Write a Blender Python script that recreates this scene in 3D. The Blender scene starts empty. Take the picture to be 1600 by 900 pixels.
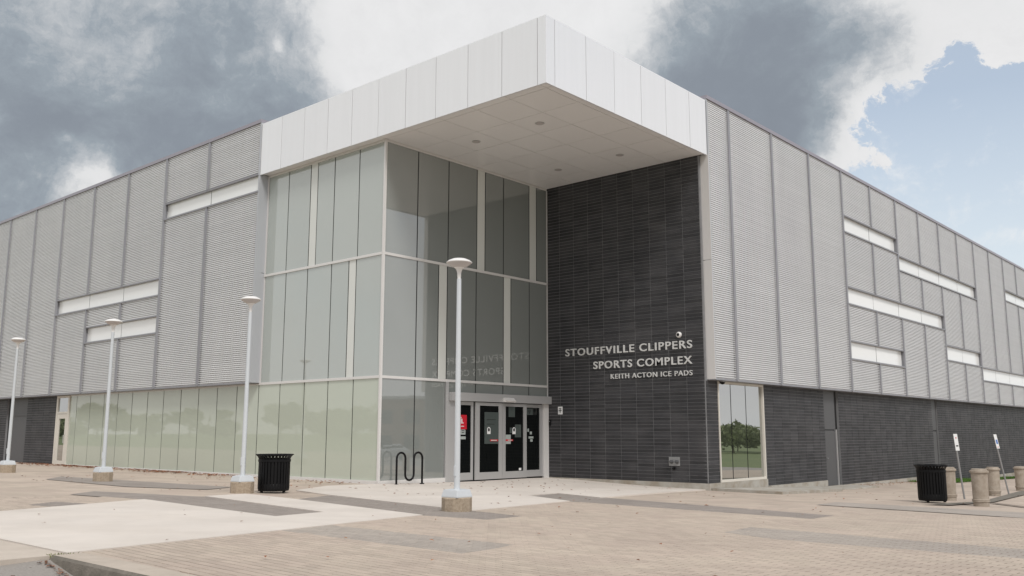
import bpy, bmesh, math, random
import numpy as np
from mathutils import Vector, Matrix
R = random.Random(7)
S = bpy.context.scene
COL = S.collection

# ------------------------------------------------------------------ camera, sky, sun, exposure
F_PX, PITCH, YAW, ROLL = 1423.3, math.radians(9.062), math.radians(41.436), math.radians(0.068)
CAM = Vector((12.4938, -15.3174, 0.944))
cam = bpy.data.cameras.new('camera')
cam.sensor_width = 36.0
cam.lens = F_PX / 1600 * 36
cam.clip_start, cam.clip_end = 0.05, 3000
cam_o = bpy.data.objects.new('camera', cam); COL.objects.link(cam_o)
fw = Vector((-math.sin(YAW) * math.cos(PITCH), math.cos(YAW) * math.cos(PITCH), math.sin(PITCH)))
rt = Vector((math.cos(YAW), math.sin(YAW), 0)); up = rt.cross(fw)
r2 = rt * math.cos(ROLL) + up * math.sin(ROLL); u2 = up * math.cos(ROLL) - rt * math.sin(ROLL)
m = Matrix((r2, u2, -fw)).transposed().to_4x4(); m.translation = CAM
cam_o.matrix_world = m
S.camera = cam_o
S.view_settings.view_transform = 'Standard'
S.view_settings.look = 'None'
S.view_settings.gamma = 1.0
S.view_settings.exposure = 0.48
SUN_EL, SUN_AZ = math.radians(50), math.radians(118)      # azimuth clockwise from +Y

W = bpy.data.worlds.new('World'); S.world = W; W.use_nodes = True
nt = W.node_tree; N = nt.nodes; L = nt.links; N.clear()
def wn(t, **k):
    n = N.new(t)
    for a, b in k.items(): setattr(n, a, b)
    return n
def wm(op, a, b=None, c=None, clamp=False):
    n = wn('ShaderNodeMath', operation=op); n.use_clamp = clamp
    for i, v in enumerate((a, b, c)):
        if v is None: continue
        if isinstance(v, (int, float)): n.inputs[i].default_value = v
        else: L.new(v, n.inputs[i])
    return n.outputs[0]
def wmix(f, a, b):
    n = wn('ShaderNodeMix', data_type='RGBA')
    L.new(f, n.inputs[0])
    for s, v in ((6, a), (7, b)):
        if isinstance(v, tuple): n.inputs[s].default_value = (*v, 1)
        else: L.new(v, n.inputs[s])
    return n.outputs[2]
def wnoise(vec, scale, detail=6, rough=0.55, dist=0.0):
    n = wn('ShaderNodeTexNoise'); n.inputs['Scale'].default_value = scale
    n.inputs['Detail'].default_value = detail; n.inputs['Roughness'].default_value = rough
    n.inputs['Distortion'].default_value = dist
    L.new(vec, n.inputs['Vector']); return n
def wsmooth(v, lo, hi):
    n = wn('ShaderNodeMapRange', interpolation_type='SMOOTHSTEP')
    L.new(v, n.inputs[0]); n.inputs[1].default_value = lo; n.inputs[2].default_value = hi
    return n.outputs[0]
tc = wn('ShaderNodeTexCoord'); DIR = tc.outputs['Generated']
# wind-torn edges: the direction is pushed about by noise before the cloud masses are laid out
def warped(scale, amt, detail=8):
    n = wnoise(DIR, scale, detail, 0.6)
    s = wn('ShaderNodeVectorMath', operation='SUBTRACT'); L.new(n.outputs['Color'], s.inputs[0]); s.inputs[1].default_value = (.5, .5, .5)
    k = wn('ShaderNodeVectorMath', operation='SCALE'); L.new(s.outputs[0], k.inputs[0]); k.inputs['Scale'].default_value = amt
    a = wn('ShaderNodeVectorMath', operation='ADD'); L.new(DIR, a.inputs[0]); L.new(k.outputs[0], a.inputs[1])
    q = wn('ShaderNodeVectorMath', operation='NORMALIZE'); L.new(a.outputs[0], q.inputs[0])
    return q.outputs[0]
def blob(vec, az, el, rad, amp=1.0):
    az, el = math.radians(az), math.radians(el)
    d = (-math.sin(az) * math.cos(el), math.cos(az) * math.cos(el), math.sin(el))
    n = wn('ShaderNodeVectorMath', operation='DISTANCE'); L.new(vec, n.inputs[0]); n.inputs[1].default_value = d
    q = wm('DIVIDE', n.outputs['Value'], math.radians(rad))
    return wm('MULTIPLY', wm('EXPONENT', wm('MULTIPLY', wm('MULTIPLY', q, q), -1.0)), amp)
def total(vec, lst):
    o = None
    for b in lst:
        v = blob(vec, *b); o = v if o is None else wm('ADD', o, v)
    return o
sky = wn('ShaderNodeTexSky'); sky.sky_type = 'NISHITA'; sky.sun_disc = False
sky.sun_elevation = SUN_EL; sky.sun_rotation = SUN_AZ
sky.air_density = 1.0; sky.dust_density = 2.0
sep = wn('ShaderNodeSeparateXYZ'); L.new(DIR, sep.inputs[0]); ELV = sep.outputs['Z']
VW = warped(3.2, 0.16); VF = warped(7.0, 0.10, 10)
# pale thin veil over the blue, thicker towards the horizon
veil = wm('MAXIMUM', wm('SUBTRACT', 1.05, wm('MULTIPLY', ELV, 1.9)), 0.42)
blue = wmix(wm('MULTIPLY', veil, 1.0, clamp=True), sky.outputs[0], (5.85, 6.3, 6.55))
# cloud masses: (azimuth to the left of +Y, elevation, radius in degrees, amount)
n_big = wnoise(DIR, 2.3, 7, 0.58).outputs['Fac']
flat_ = wn('ShaderNodeMapping'); flat_.inputs['Scale'].default_value = (1, 1, 2.0); L.new(VW, flat_.inputs[0])
def spread(n): return wm('MULTIPLY', wm('SUBTRACT', n.outputs['Fac'], .5), 2.6)
n_mid_s = spread(wnoise(flat_.outputs[0], 6.0, 8, 0.58)); n_mid = wm('ADD', .5, wm('MULTIPLY', n_mid_s, .38))
n_fine_s = spread(wnoise(VF, 22.0, 11, 0.74)); n_fine = wm('ADD', .5, wm('MULTIPLY', n_fine_s, .38))
def jit(a, b): return wm('ADD', wm('MULTIPLY', n_mid_s, a), wm('MULTIPLY', n_fine_s, b))
cover_b = total(VF, [(62, 19, 15, 1.2), (46, 24, 12, 1.2), (31, 23, 8, 1.0), (74, 12, 11, .9), (23.6, 19.2, 3.4, .8), (17.0, 25.0, 4.0, 1.0),
                     (21.2, 16.2, 1.5, .5), (18.9, 15.4, .75, .75), (17.4, 16.6, .45, .6), (16.6, 17.6, .3, .55), (12.2, 20.6, 1.5, .55), (11.6, 23.0, 2.6, .8), (12.0, 27, 4, .9), (18.8, 20.8, 2.2, .55), (86, 20, 14, 1), (50, 45, 26, 1.2)])
hole = total(VF, [(11.5, 15.6, 4.6, 1.0), (16.6, 17.0, 2.6, .7), (14.2, 21.6, 1.1, .5), (6, 13, 8, .8), (24, 12, 3, .6)])
front = wsmooth(blob(DIR, 40, 22, 48), 0.12, 0.5)
field = wmix(front, wsmooth(n_big, .36, .50), wsmooth(wm('SUBTRACT', wm('ADD', cover_b, jit(.45, 1.15)), hole), .30, .56))
# the grey undersides
dark_b = total(VW, [(66, 20, 11, .72), (58, 19.5, 6.5, .42), (74, 13.5, 7, .45), (55, 20.5, 3.4, .22), (26.0, 20.6, 5.6, .86), (24.4, 17.4, 2.8, .45), (31.5, 22.5, 4.2, .36), (23.0, 26, 5, .42), (82, 16, 8, .5), (19.2, 22.4, 2.2, .45), (20.6, 18.4, 1.6, .3), (15.6, 25, 2, .12)])
gap = total(VF, [(67.2, 14.2, 1.4, .75), (72.0, 17.4, .9, .4), (68.8, 16.2, .6, .3), (57.0, 22.6, .45, .3), (60.5, 22.2, .45, .2), (47, 25, 6.0, .7), (36, 26, 3.0, .3), (18.6, 18.4, 1.6, .35), (19.6, 16.2, 1.6, .4)])
dk = wm('SUBTRACT', wm('ADD', dark_b, jit(.48, .36)), gap)
dark = wmix(front, wm('MULTIPLY', wsmooth(n_mid, .45, .85), .38), wsmooth(dk, .02, 1.18))
tone = wn('ShaderNodeValToRGB'); L.new(dark, tone.inputs[0])
e = tone.color_ramp.elements
e[0].position, e[0].color = 0.0, (6.2, 6.2, 6.25, 1)
e[1].position, e[1].color = 1.0, (1.95, 2.2, 2.55, 1)
for p, c in ((.18, (5.7, 5.75, 5.8, 1)), (.42, (4.0, 4.2, 4.42, 1)), (.72, (2.5, 2.85, 3.2, 1))):
    q = e.new(p); q.color = c
shade = wm('ADD', .93, wm('MULTIPLY', n_fine_s, .07))
tn = wn('ShaderNodeVectorMath', operation='SCALE'); L.new(tone.outputs[0], tn.inputs[0]); L.new(shade, tn.inputs['Scale'])
wisp = wm('MULTIPLY', wsmooth(wm('ADD', n_mid_s, wm('MULTIPLY', n_fine_s, .55)), .02, .62), .75)
skyc = wmix(field, wmix(wisp, blue, (6.1, 6.2, 6.3)), tn.outputs[0])
bg = wn('ShaderNodeBackground'); bg.inputs[1].default_value = 0.10; L.new(skyc, bg.inputs[0])
ow = wn('ShaderNodeOutputWorld'); L.new(bg.outputs[0], ow.inputs[0])

sun = bpy.data.lights.new('sun', 'SUN'); sun.energy = 1.5; sun.angle = math.radians(15); sun.color = (1, .98, .955)
sun_o = bpy.data.objects.new('sun', sun); COL.objects.link(sun_o)
sd = Vector((math.sin(SUN_AZ) * math.cos(SUN_EL), math.cos(SUN_AZ) * math.cos(SUN_EL), math.sin(SUN_EL)))
sun_o.rotation_euler = (-sd).to_track_quat('-Z', 'Y').to_euler(); sun_o.location = (20, -20, 30)

# ------------------------------------------------------------------ materials
def mat(name, col, rough=.6, metal=0., ior=1.45, var=.0, col2=None, scale=3., amt=0., bump=0., bscale=60., spec=None, streak=0., stain=0.):
    """col: base colour; var: value change from piece to piece; col2/amt/scale: blotches of a second colour; streak: vertical runs of dirt."""
    M = bpy.data.materials.new(name); M.use_nodes = True
    t = M.node_tree; n = t.nodes; l = t.links
    p = n['Principled BSDF']
    p.inputs['Roughness'].default_value = rough; p.inputs['Metallic'].default_value = metal; p.inputs['IOR'].default_value = ior
    if spec is not None: p.inputs['Specular IOR Level'].default_value = spec
    rgb = n.new('ShaderNodeRGB'); rgb.outputs[0].default_value = (*col, 1); c = rgb.outputs[0]
    geo = n.new('ShaderNodeNewGeometry')
    tcn = n.new('ShaderNodeTexCoord')
    def math_(op, a, b=None):
        q = n.new('ShaderNodeMath'); q.operation = op
        for i, v in enumerate((a, b)):
            if v is None: continue
            if isinstance(v, (int, float)): q.inputs[i].default_value = v
            else: l.new(v, q.inputs[i])
        return q.outputs[0]
    if amt and col2:
        nz = n.new('ShaderNodeTexNoise'); nz.inputs['Scale'].default_value = scale; nz.inputs['Detail'].default_value = 8; nz.inputs['Roughness'].default_value = .62
        l.new(geo.outputs['Position'], nz.inputs['Vector'])
        mr = n.new('ShaderNodeMapRange'); l.new(nz.outputs['Fac'], mr.inputs[0]); mr.inputs[1].default_value = .38; mr.inputs[2].default_value = .68; mr.inputs[4].default_value = amt
        mx = n.new('ShaderNodeMix'); mx.data_type = 'RGBA'; l.new(mr.outputs[0], mx.inputs[0]); l.new(c, mx.inputs[6]); mx.inputs[7].default_value = (*col2, 1); c = mx.outputs[2]
    if streak:
        mp = n.new('ShaderNodeMapping'); mp.inputs['Scale'].default_value = (5, 5, .22); l.new(geo.outputs['Position'], mp.inputs[0])
        nz = n.new('ShaderNodeTexNoise'); nz.inputs['Scale'].default_value = 1.6; nz.inputs['Detail'].default_value = 6; l.new(mp.outputs[0], nz.inputs['Vector'])
        v = math_('ADD', 1 - streak, math_('MULTIPLY', nz.outputs['Fac'], 2 * streak))
        sc = n.new('ShaderNodeVectorMath'); sc.operation = 'SCALE'; l.new(c, sc.inputs[0]); l.new(v, sc.inputs['Scale']); c = sc.outputs[0]
    if stain:
        nz = n.new('ShaderNodeTexNoise'); nz.inputs['Scale'].default_value = .55; nz.inputs['Detail'].default_value = 9; nz.inputs['Roughness'].default_value = .68
        l.new(geo.outputs['Position'], nz.inputs['Vector'])
        mr = n.new('ShaderNodeMapRange'); l.new(nz.outputs['Fac'], mr.inputs[0]); mr.inputs[1].default_value = .35; mr.inputs[2].default_value = .7; mr.inputs[3].default_value = 1 + stain * .4; mr.inputs[4].default_value = 1 - stain
        vo = n.new('ShaderNodeTexVoronoi'); vo.inputs['Scale'].default_value = 1.9; l.new(geo.outputs['Position'], vo.inputs['Vector'])
        sp = n.new('ShaderNodeMapRange'); l.new(vo.outputs['Distance'], sp.inputs[0]); sp.inputs[1].default_value = .03; sp.inputs[2].default_value = .055; sp.inputs[3].default_value = 1 - stain * 1.6; sp.inputs[4].default_value = 1.
        sc = n.new('ShaderNodeVectorMath'); sc.operation = 'SCALE'; l.new(c, sc.inputs[0]); l.new(math_('MULTIPLY', mr.outputs[0], sp.outputs[0]), sc.inputs['Scale']); c = sc.outputs[0]
    if var:
        oi = n.new('ShaderNodeObjectInfo')
        rnd = math_('FRACT', math_('ADD', oi.outputs['Random'], geo.outputs['Random Per Island']))
        v = math_('ADD', 1 - var, math_('MULTIPLY', rnd, 2 * var))
        sc = n.new('ShaderNodeVectorMath'); sc.operation = 'SCALE'; l.new(c, sc.inputs[0]); l.new(v, sc.inputs['Scale']); c = sc.outputs[0]
    l.new(c, p.inputs['Base Color'])
    if bump:
        nb = n.new('ShaderNodeTexNoise'); nb.inputs['Scale'].default_value = bscale; nb.inputs['Detail'].default_value = 6; nb.inputs['Roughness'].default_value = .65
        l.new(geo.outputs['Position'], nb.inputs['Vector'])
        bn = n.new('ShaderNodeBump'); bn.inputs['Strength'].default_value = bump; bn.inputs['Distance'].default_value = .02
        l.new(nb.outputs['Fac'], bn.inputs['Height']); l.new(bn.outputs[0], p.inputs['Normal'])
    return M

M = {}
M['fascia'] = mat('white_panel', (.85, .85, .86), .30, .35, var=.015, streak=.035)
M['soffit'] = mat('soffit_panel', (.80, .79, .78), .28, var=.02)
M['clad'] = mat('corrugated_metal', (.77, .768, .77), .38, .22, var=.035, streak=.07, col2=(.70, .70, .71), scale=.35, amt=.5)
M['batten'] = mat('grey_batten', (.29, .29, .31), .45, .2, var=.04)
M['coping'] = mat('coping_metal', (.34, .32, .36), .4, .3)
M['return'] = mat('grey_flat_panel', (.46, .47, .49), .4, .2, var=.02, streak=.03)
M['return_pale'] = mat('pale_flat_panel', (.60, .58, .565), .4, .1, var=.01, streak=.03)
M['alu'] = mat('aluminium', (.50, .495, .49), .38, .35, var=.02)
M['alu_pale'] = mat('pale_aluminium', (.70, .68, .66), .42, .1)
M['cream'] = mat('cream_frame', (.66, .62, .55), .45)
M['frit'] = mat('fritted_glass', (.40, .43, .40), .02, 0, 2.35, var=.035)
M['frit_low'] = mat('fritted_glass_ground_floor', (.49, .525, .445), .018, 0, 1.6, var=.035)
M['frit_shade'] = mat('shaded_fritted_glass', (.245, .262, .248), .012, 0, 2.45, var=.03)  # same fritted glass, colour darkened for the tower's shaded right face
M['strip'] = mat('white_spandrel', (.66, .67, .63), .15, 0, 1.6, var=.02)
M['milk'] = mat('milky_glazing', (.86, .86, .84), .15, 0, 2.0, var=.02)
M['black'] = mat('black_silicone', (.012, .012, .012), .6)
M['dark_glass'] = mat('dark_glass', (.005, .006, .006), .02, 0, 1.4)
M['view_glass'] = mat('green_view_glass', (.06, .07, .05), .01, 0, 6.0)
M['brick'] = mat('charcoal_brick', (.030, .030, .033), .6, var=.26, col2=(.060, .058, .060), scale=1.4, amt=.8, bump=.25, bscale=45)
M['mortar'] = mat('grey_mortar', (.24, .24, .245), .9, col2=(.16, .16, .16), scale=5, amt=.6)
M['steel_door'] = mat('grey_steel_door', (.085, .085, .088), .5, var=.05)
M['concrete'] = mat('weathered_concrete', (.42, .40, .36), .85, col2=(.27, .22, .16), scale=2.6, amt=.8, bump=.3, streak=.12)
M['slab'] = mat('pale_concrete', (.66, .60, .54), .82, col2=(.58, .52, .46), scale=.8, amt=.75, bump=.15, bscale=120, stain=.10)
M['apron'] = mat('stained_concrete', (.54, .47, .40), .85, col2=(.42, .36, .30), scale=2, amt=.7, bump=.2)
M['paver'] = mat('tan_paver', (.47, .395, .322), .85, var=.085, col2=(.50, .395, .335), scale=1.1, amt=.5, bump=.35, bscale=150, stain=.14)
M['paver_dark'] = mat('grey_paver', (.275, .24, .212), .85, var=.07, col2=(.33, .29, .26), scale=1.2, amt=.5, bump=.35, bscale=150)
M['paver_dusty'] = mat('dusty_grey_paver', (.37, .325, .285), .85, var=.07, col2=(.41, .36, .31), scale=1.2, amt=.6, bump=.35, bscale=150, stain=.12)
M['joint'] = mat('joint_sand', (.17, .135, .11), .95)
M['asphalt'] = mat('asphalt', (.30, .275, .25), .9, col2=(.40, .365, .33), scale=60, amt=.8, bump=.6, bscale=220)
M['kerb'] = mat('kerb_concrete', (.50, .43, .36), .85, col2=(.40, .34, .28), scale=5, amt=.7, bump=.35)
M['kerb_face'] = mat('kerb_stain_and_shade', (.21, .185, .155), .9, col2=(.11, .10, .08), scale=7, amt=.9, bump=.5)  # stained kerb face; also colours the painted kerb shade by the bollards
M['earth'] = mat('lawn', (.13, .17, .07), .95, col2=(.18, .20, .09), scale=.3, amt=.8)
M['grass'] = mat('grass_blades', (.07, .15, .02), .8, var=.4)
M['leaf'] = mat('dry_leaves', (.20, .075, .04), .8, var=.5, col2=(.30, .15, .07), scale=6, amt=.8)
M['weed'] = mat('weeds', (.12, .13, .03), .8, var=.4)
M['lamp'] = mat('pale_blue_grey_paint', (.585, .61, .63), .4, .1, var=.02, streak=.04)
M['lamp_head'] = mat('white_lamp_paint', (.74, .72, .70), .35)
M['lens'] = mat('frosted_lens', (.52, .485, .47), .25)
M['footing'] = mat('exposed_aggregate', (.33, .26, .19), .9, col2=(.46, .38, .29), scale=28, amt=.9, bump=.8, bscale=55)
M['bin'] = mat('black_powder_coat', (.004, .004, .0045), .5, spec=.25)
M['galv'] = mat('galvanised_steel', (.30, .30, .30), .45, .5)
M['bollard'] = mat('cast_stone', (.40, .345, .285), .9, col2=(.27, .22, .17), scale=7, amt=.8, bump=.5, bscale=70, var=.05, streak=.1)
M['white'] = mat('white_print', (.78, .78, .77), .5)
M['letter'] = mat('brushed_letter', (.64, .635, .62), .45, .1, var=.04)
M['blackp'] = mat('black_print', (.015, .015, .015), .5)
M['red'] = mat('red_print', (.55, .015, .03), .4)
M['blue'] = mat('blue_print', (.03, .13, .45), .4)
M['paper'] = mat('notice_paper', (.075, .09, .085), .3)
M['paper2'] = mat('pale_sticker', (.38, .42, .40), .4)
M['bark'] = mat('bark', (.09, .07, .05), .9)
M['foliage'] = mat('foliage', (.14, .165, .075), .7, var=.45)
M['redbrick'] = mat('red_brick_far', (.25, .16, .115), .8, col2=(.2, .13, .1), scale=2, amt=.5)
M['car'] = mat('silver_car_paint', (.55, .56, .57), .25, .4)
M['rubber'] = mat('rubber', (.02, .02, .02), .8)

# ------------------------------------------------------------------ mesh helpers
class MB:
    def __init__(s): s.v = []; s.f = []
    def poly(s, pts, flip=False):
        i = len(s.v); s.v += [tuple(p) for p in pts]; f = list(range(i, i + len(pts)))
        s.f.append(f[::-1] if flip else f); return s
    def box(s, x0, x1, y0, y1, z0, z1, T=None):
        P = [(x, y, z) for z in (z0, z1) for x, y in ((x0, y0), (x1, y0), (x1, y1), (x0, y1))]
        fl = False
        if T: P = [T(*p) for p in P]; fl = T.flip
        i = len(s.v); s.v += P
        for f in ((3, 2, 1, 0), (4, 5, 6, 7), (0, 1, 5, 4), (1, 2, 6, 5), (2, 3, 7, 6), (3, 0, 4, 7)):
            q = [i + k for k in f]; s.f.append(q[::-1] if fl else q)
        return s
    def prism(s, pts, z0, z1):                       # counter-clockwise outline, z0/z1 numbers or functions
        n = len(pts); i = len(s.v)
        g = lambda z, p: z(*p) if callable(z) else z
        s.v += [(x, y, g(z0, (x, y))) for x, y in pts] + [(x, y, g(z1, (x, y))) for x, y in pts]
        s.f.append([i + n + k for k in range(n)]); s.f.append([i + k for k in range(n)][::-1])
        for k in range(n): s.f.append([i + k, i + (k + 1) % n, i + n + (k + 1) % n, i + n + k])
        return s
    def lathe(s, prof, n=24, c=(0, 0), a0=0.):
        i = len(s.v); m_ = len(prof)
        for k in range(n):
            a = a0 + 2 * math.pi * k / n
            s.v += [(c[0] + r * math.cos(a), c[1] + r * math.sin(a), z) for r, z in prof]
        for k in range(n):
            a, b = i + k * m_, i + (k + 1) % n * m_
            for j in range(m_ - 1): s.f.append([a + j, b + j, b + j + 1, a + j + 1])
        s.f.append([i + k * m_ for k in range(n)][::-1]); s.f.append([i + k * m_ + m_ - 1 for k in range(n)])
        return s
    def tube(s, path, r, n=10, closed=False):
        P = [Vector(p) for p in path]; i = len(s.v); k = len(P)
        rr = r if isinstance(r, (list, tuple)) else [r] * k
        ref = Vector((.13, .31, .94))
        for j in range(k):
            t = (P[min(j + 1, k - 1)] - P[max(j - 1, 0)]).normalized()
            if abs(t.dot(ref)) > .95: ref = Vector((.9, .3, .1))
            a = t.cross(ref).normalized(); b = t.cross(a).normalized()
            s.v += [tuple(P[j] + (a * math.cos(2 * math.pi * q / n) + b * math.sin(2 * math.pi * q / n)) * rr[j]) for q in range(n)]
        for j in range(k - 1):
            for q in range(n):
                s.f.append([i + j * n + q, i + j * n + (q + 1) % n, i + (j + 1) * n + (q + 1) % n, i + (j + 1) * n + q])
        s.f.append([i + q for q in range(n)][::-1]); s.f.append([i + (k - 1) * n + q for q in range(n)])
        return s
    def mesh(s, name, mt, smooth=False, fix=False):
        me = bpy.data.meshes.new(name); me.from_pydata(s.v, [], s.f)
        if fix:
            b = bmesh.new(); b.from_mesh(me); bmesh.ops.recalc_face_normals(b, faces=b.faces); b.to_mesh(me); b.free()
        me.materials.append(M[mt])
        if smooth: me.shade_smooth()
        return me
    def build(s, name, mt, parent=None, smooth=False, bevel=0., seg=2, fix=False, ang=None):
        o = bpy.data.objects.new(name, s.mesh(name, mt, smooth, fix)); COL.objects.link(o)
        if parent: o.parent = parent
        if smooth:
            md = o.modifiers.new('edge', 'EDGE_SPLIT'); md.split_angle = math.radians(ang or 35)
        if bevel:
            md = o.modifiers.new('bevel', 'BEVEL'); md.width = bevel; md.segments = seg; md.limit_method = 'ANGLE'; md.angle_limit = math.radians(40)
        return o
def left(c):                                          # wall facing -y: s runs along x, d stands out of the wall
    f = lambda s_, d, z: (s_, c - d, z); f.flip = True; return f
def right(c):                                         # wall facing +x: s runs along y
    f = lambda s_, d, z: (c + d, s_, z); f.flip = True; return f
def box(name, mt, parent, T, s0, s1, d0, d1, z0, z1, bevel=0.):
    return MB().box(s0, s1, d0, d1, z0, z1, T).build(name, mt, parent, bevel=bevel)
def tag(o, label=None, cat=None, group=None, kind=None):
    for k, v in (('label', label), ('category', cat), ('group', group), ('kind', kind)):
        if v: o[k] = v
    return o
def thing(name, label, cat, loc=(0, 0, 0), rz=0., group=None):
    o = bpy.data.objects.new(name, None); COL.objects.link(o); o.empty_display_size = .2
    o.location = loc; o.rotation_euler = (0, 0, rz); return tag(o, label, cat, group)
def dup(root, loc, rz=None, label=None):
    r = root.copy(); COL.objects.link(r); r.location = loc
    if rz is not None: r.rotation_euler = (0, 0, rz)
    if label: r['label'] = label
    for ch in list(root.children):
        c = ch.copy(); COL.objects.link(c); c.parent = r
        for g in list(ch.children):
            d = g.copy(); COL.objects.link(d); d.parent = c
    return r
def place(me, name, parent, loc, rz=0.):
    o = bpy.data.objects.new(name, me); COL.objects.link(o); o.parent = parent; o.location = loc; o.rotation_euler = (0, 0, rz); return o

# ------------------------------------------------------------------ ground
def GZ(x, y):
    cl = lambda a, lo, hi: min(max(a, lo), hi)
    z = -.352 - .0028 * cl(x, -60, 30) - .0253 * cl(y, -16, 60)
    z += .125 * math.exp(-((x + 5.9) ** 2 + (y - 7.2) ** 2) / 8.0)
    z -= .10 * math.exp(-(max(x - 1, 0) ** 2) / 8.0 - ((y - 13) ** 2) / 40.5)
    return z
def clip(poly, x0, x1, y0, y1):
    for ax, v, sg in ((0, x0, 1), (0, x1, -1), (1, y0, 1), (1, y1, -1)):
        out = []
        for i in range(len(poly)):
            a, b = poly[i], poly[(i + 1) % len(poly)]
            da, db = (a[ax] - v) * sg, (b[ax] - v) * sg
            if da >= 0: out.append(a)
            if (da > 0) != (db > 0) and da != db:
                t = da / (da - db); out.append((a[0] + (b[0] - a[0]) * t, a[1] + (b[1] - a[1]) * t))
        poly = out
        if len(poly) < 3: return []
    return poly
def area(p): return sum(p[i][0] * p[(i + 1) % len(p)][1] - p[(i + 1) % len(p)][0] * p[i][1] for i in range(len(p))) / 2
def ccw(p): return p if area(p) > 0 else p[::-1]
def sheet(name, poly, off, mt, step=.5, skirt=.0, kind='structure', parent=None):
    poly = ccw(poly); b = MB()
    xs = [p[0] for p in poly]; ys = [p[1] for p in poly]
    for i in range(math.floor(min(xs) / step), math.ceil(max(xs) / step)):
        for j in range(math.floor(min(ys) / step), math.ceil(max(ys) / step)):
            q = clip(poly, i * step, (i + 1) * step, j * step, (j + 1) * step)
            if len(q) >= 3 and area(q) > 1e-7: b.poly([(x, y, GZ(x, y) + off) for x, y in q])
    if skirt:
        for i in range(len(poly)):
            a, c = poly[i], poly[(i + 1) % len(poly)]
            k = max(1, int(math.dist(a, c) / step))
            for t in range(k):
                p = [(a[0] + (c[0] - a[0]) * u / k, a[1] + (c[1] - a[1]) * u / k) for u in (t, t + 1)]
                b.poly([(*p[0], GZ(*p[0]) + off - skirt), (*p[1], GZ(*p[1]) + off - skirt), (*p[1], GZ(*p[1]) + off), (*p[0], GZ(*p[0]) + off)])
    o = b.build(name, mt, parent)
    if kind: o['kind'] = kind
    return o
def inside(p, poly):
    c = False; x, y = p
    for i in range(len(poly)):
        (x0, y0), (x1, y1) = poly[i], poly[i - 1]
        if (y0 > y) != (y1 > y) and x < (x1 - x0) * (y - y0) / (y1 - y0) + x0: c = not c
    return c

# wide lawn and terrain out to the horizon
gb = MB()
gx_ = [-900, -300, -120, -60, -40, -20, 0, 15, 30, 50, 80, 150, 400, 900]; gy_ = [-900, -300, -120, -60, -30, -16, -12.3, 0, 15, 30, 45, 60, 90, 150, 300, 900]
for j in range(len(gy_) - 1):
    for i in range(len(gx_) - 1):
        q = [(gx_[i], gy_[j]), (gx_[i + 1], gy_[j]), (gx_[i + 1], gy_[j + 1]), (gx_[i], gy_[j + 1])]
        gb.poly([(x, y, GZ(x, y) - .34) for x, y in q])
tag(gb.build('ground', 'earth'), kind='structure')
road_b = MB()
def road_z(x, y): return GZ(x, y) - .012 - .11 * min(max((x - 4.2) / .9, 0), 1)
sheet('road', [(-30, -34), (60, -34), (60, -11.95), (4.5, -11.95), (4.5, -12.42), (-30, -12.42)], -.165, 'asphalt', 1.0)
# the asphalt rises to meet the dropped kerb
rp = MB()
for i in range(12):
    for j in range(8):
        x0, x1 = 1.2 + i * .4, 1.6 + i * .4; y0, y1 = -12.42 - (j + 1) * .35, -12.42 - j * .35
        def rz(x, y):
            return GZ(x, y) - .158 + .144 * max(0, min(1, (5.25 - x) / .85)) * max(0, min(1, (y + 15.22) / 2.8))
        rp.poly([(x, y, rz(x, y)) for x, y in ((x0, y0), (x1, y0), (x1, y1), (x0, y1))])
sheet_road_ramp = tag(rp.build('road_ramp', 'asphalt'), kind='structure')
rq = MB()
for i in range(4):
    x0, x1 = 4.5 + i * .35, 4.85 + i * .35
    f = lambda x, y: GZ(x, y) - .158 + .144 * max(0, min(1, (5.25 - x) / .85))
    rq.poly([(x0, -12.42, f(x0, -12.42)), (x1, -12.42, f(x1, -12.42)), (x1, -12.0, f(x1, -12.0)), (x0, -12.0, f(x0, -12.0))])
tag(rq.build('road_ramp', 'asphalt'), kind='structure')
sheet('parking_lot', [(16.2, -11.5), (90, -11.5), (90, 62), (16.2, 62)], -.16, 'asphalt', 5.0)

SLAB = [(-2.3, -7.76), (1.95, -8.1), (1.63, -7.07), (-2.70, -6.42), (-3.1, -5.34), (-1.19, -5.55), (2.82, -6.26), (4.42, -11.84), (.06, -11.84)]
SLABM = [(-3.84, -3.66), (-5.35, -1.7), (-5.8, .25), (-5.86, 7.22), (-.35, 7.22), (1.17, .26), (-.47, .9), (-.1, -.55), (1.68, -1.42), (2.57, -5.02), (-2.13, -4.13)]
DARKS = [[(-2.28, -7.735), (-2.68, -6.40), (1.66, -7.07), (1.95, -8.1)],
         [(-1.19, -5.55), (-2.13, -4.13), (2.57, -5.02), (3.71, -5.14), (3.87, -6.06), (2.82, -6.26)],
         [(-.1, -.55), (-.47, .9), (6.45, -.67), (6.54, -1.72), (1.68, -1.42)],
         [(3.55, -9.18), (3.33, -8.29), (6.26, -8.23), (6.38, -8.6), (6.48, -9.19)],
         [(6.88, -5.06), (6.7, -4.02), (11.4, -4.2), (11.6, -5.1), (7.68, -5.38)],
         [(4.84, 2.4), (4.65, 3.84), (10.6, 3.5), (10.8, 1.6)],
         [(-11.09, -5.81), (-12.9, -4.7), (-5.87, -3.92), (-5.07, -5.0), (-6.84, -5.86)],
         [(-1.88, -9.76), (-2.44, -9.12), (-1.63, -8.9), (-1.36, -9.67)],
         [(-4.44, -8.06), (-5.32, -7.23), (-2.68, -6.40), (-2.28, -7.735)]]
def hull(p):
    p = sorted(p); out = []
    for seq in (p, p[::-1]):
        h = []
        for q in seq:
            while len(h) > 1 and (h[-1][0] - h[-2][0]) * (q[1] - h[-2][1]) - (h[-1][1] - h[-2][1]) * (q[0] - h[-2][0]) <= 0: h.pop()
            h.append(q)
        out += h[:-1]
    return out
DARKS = [hull(d) for d in DARKS]
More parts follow.
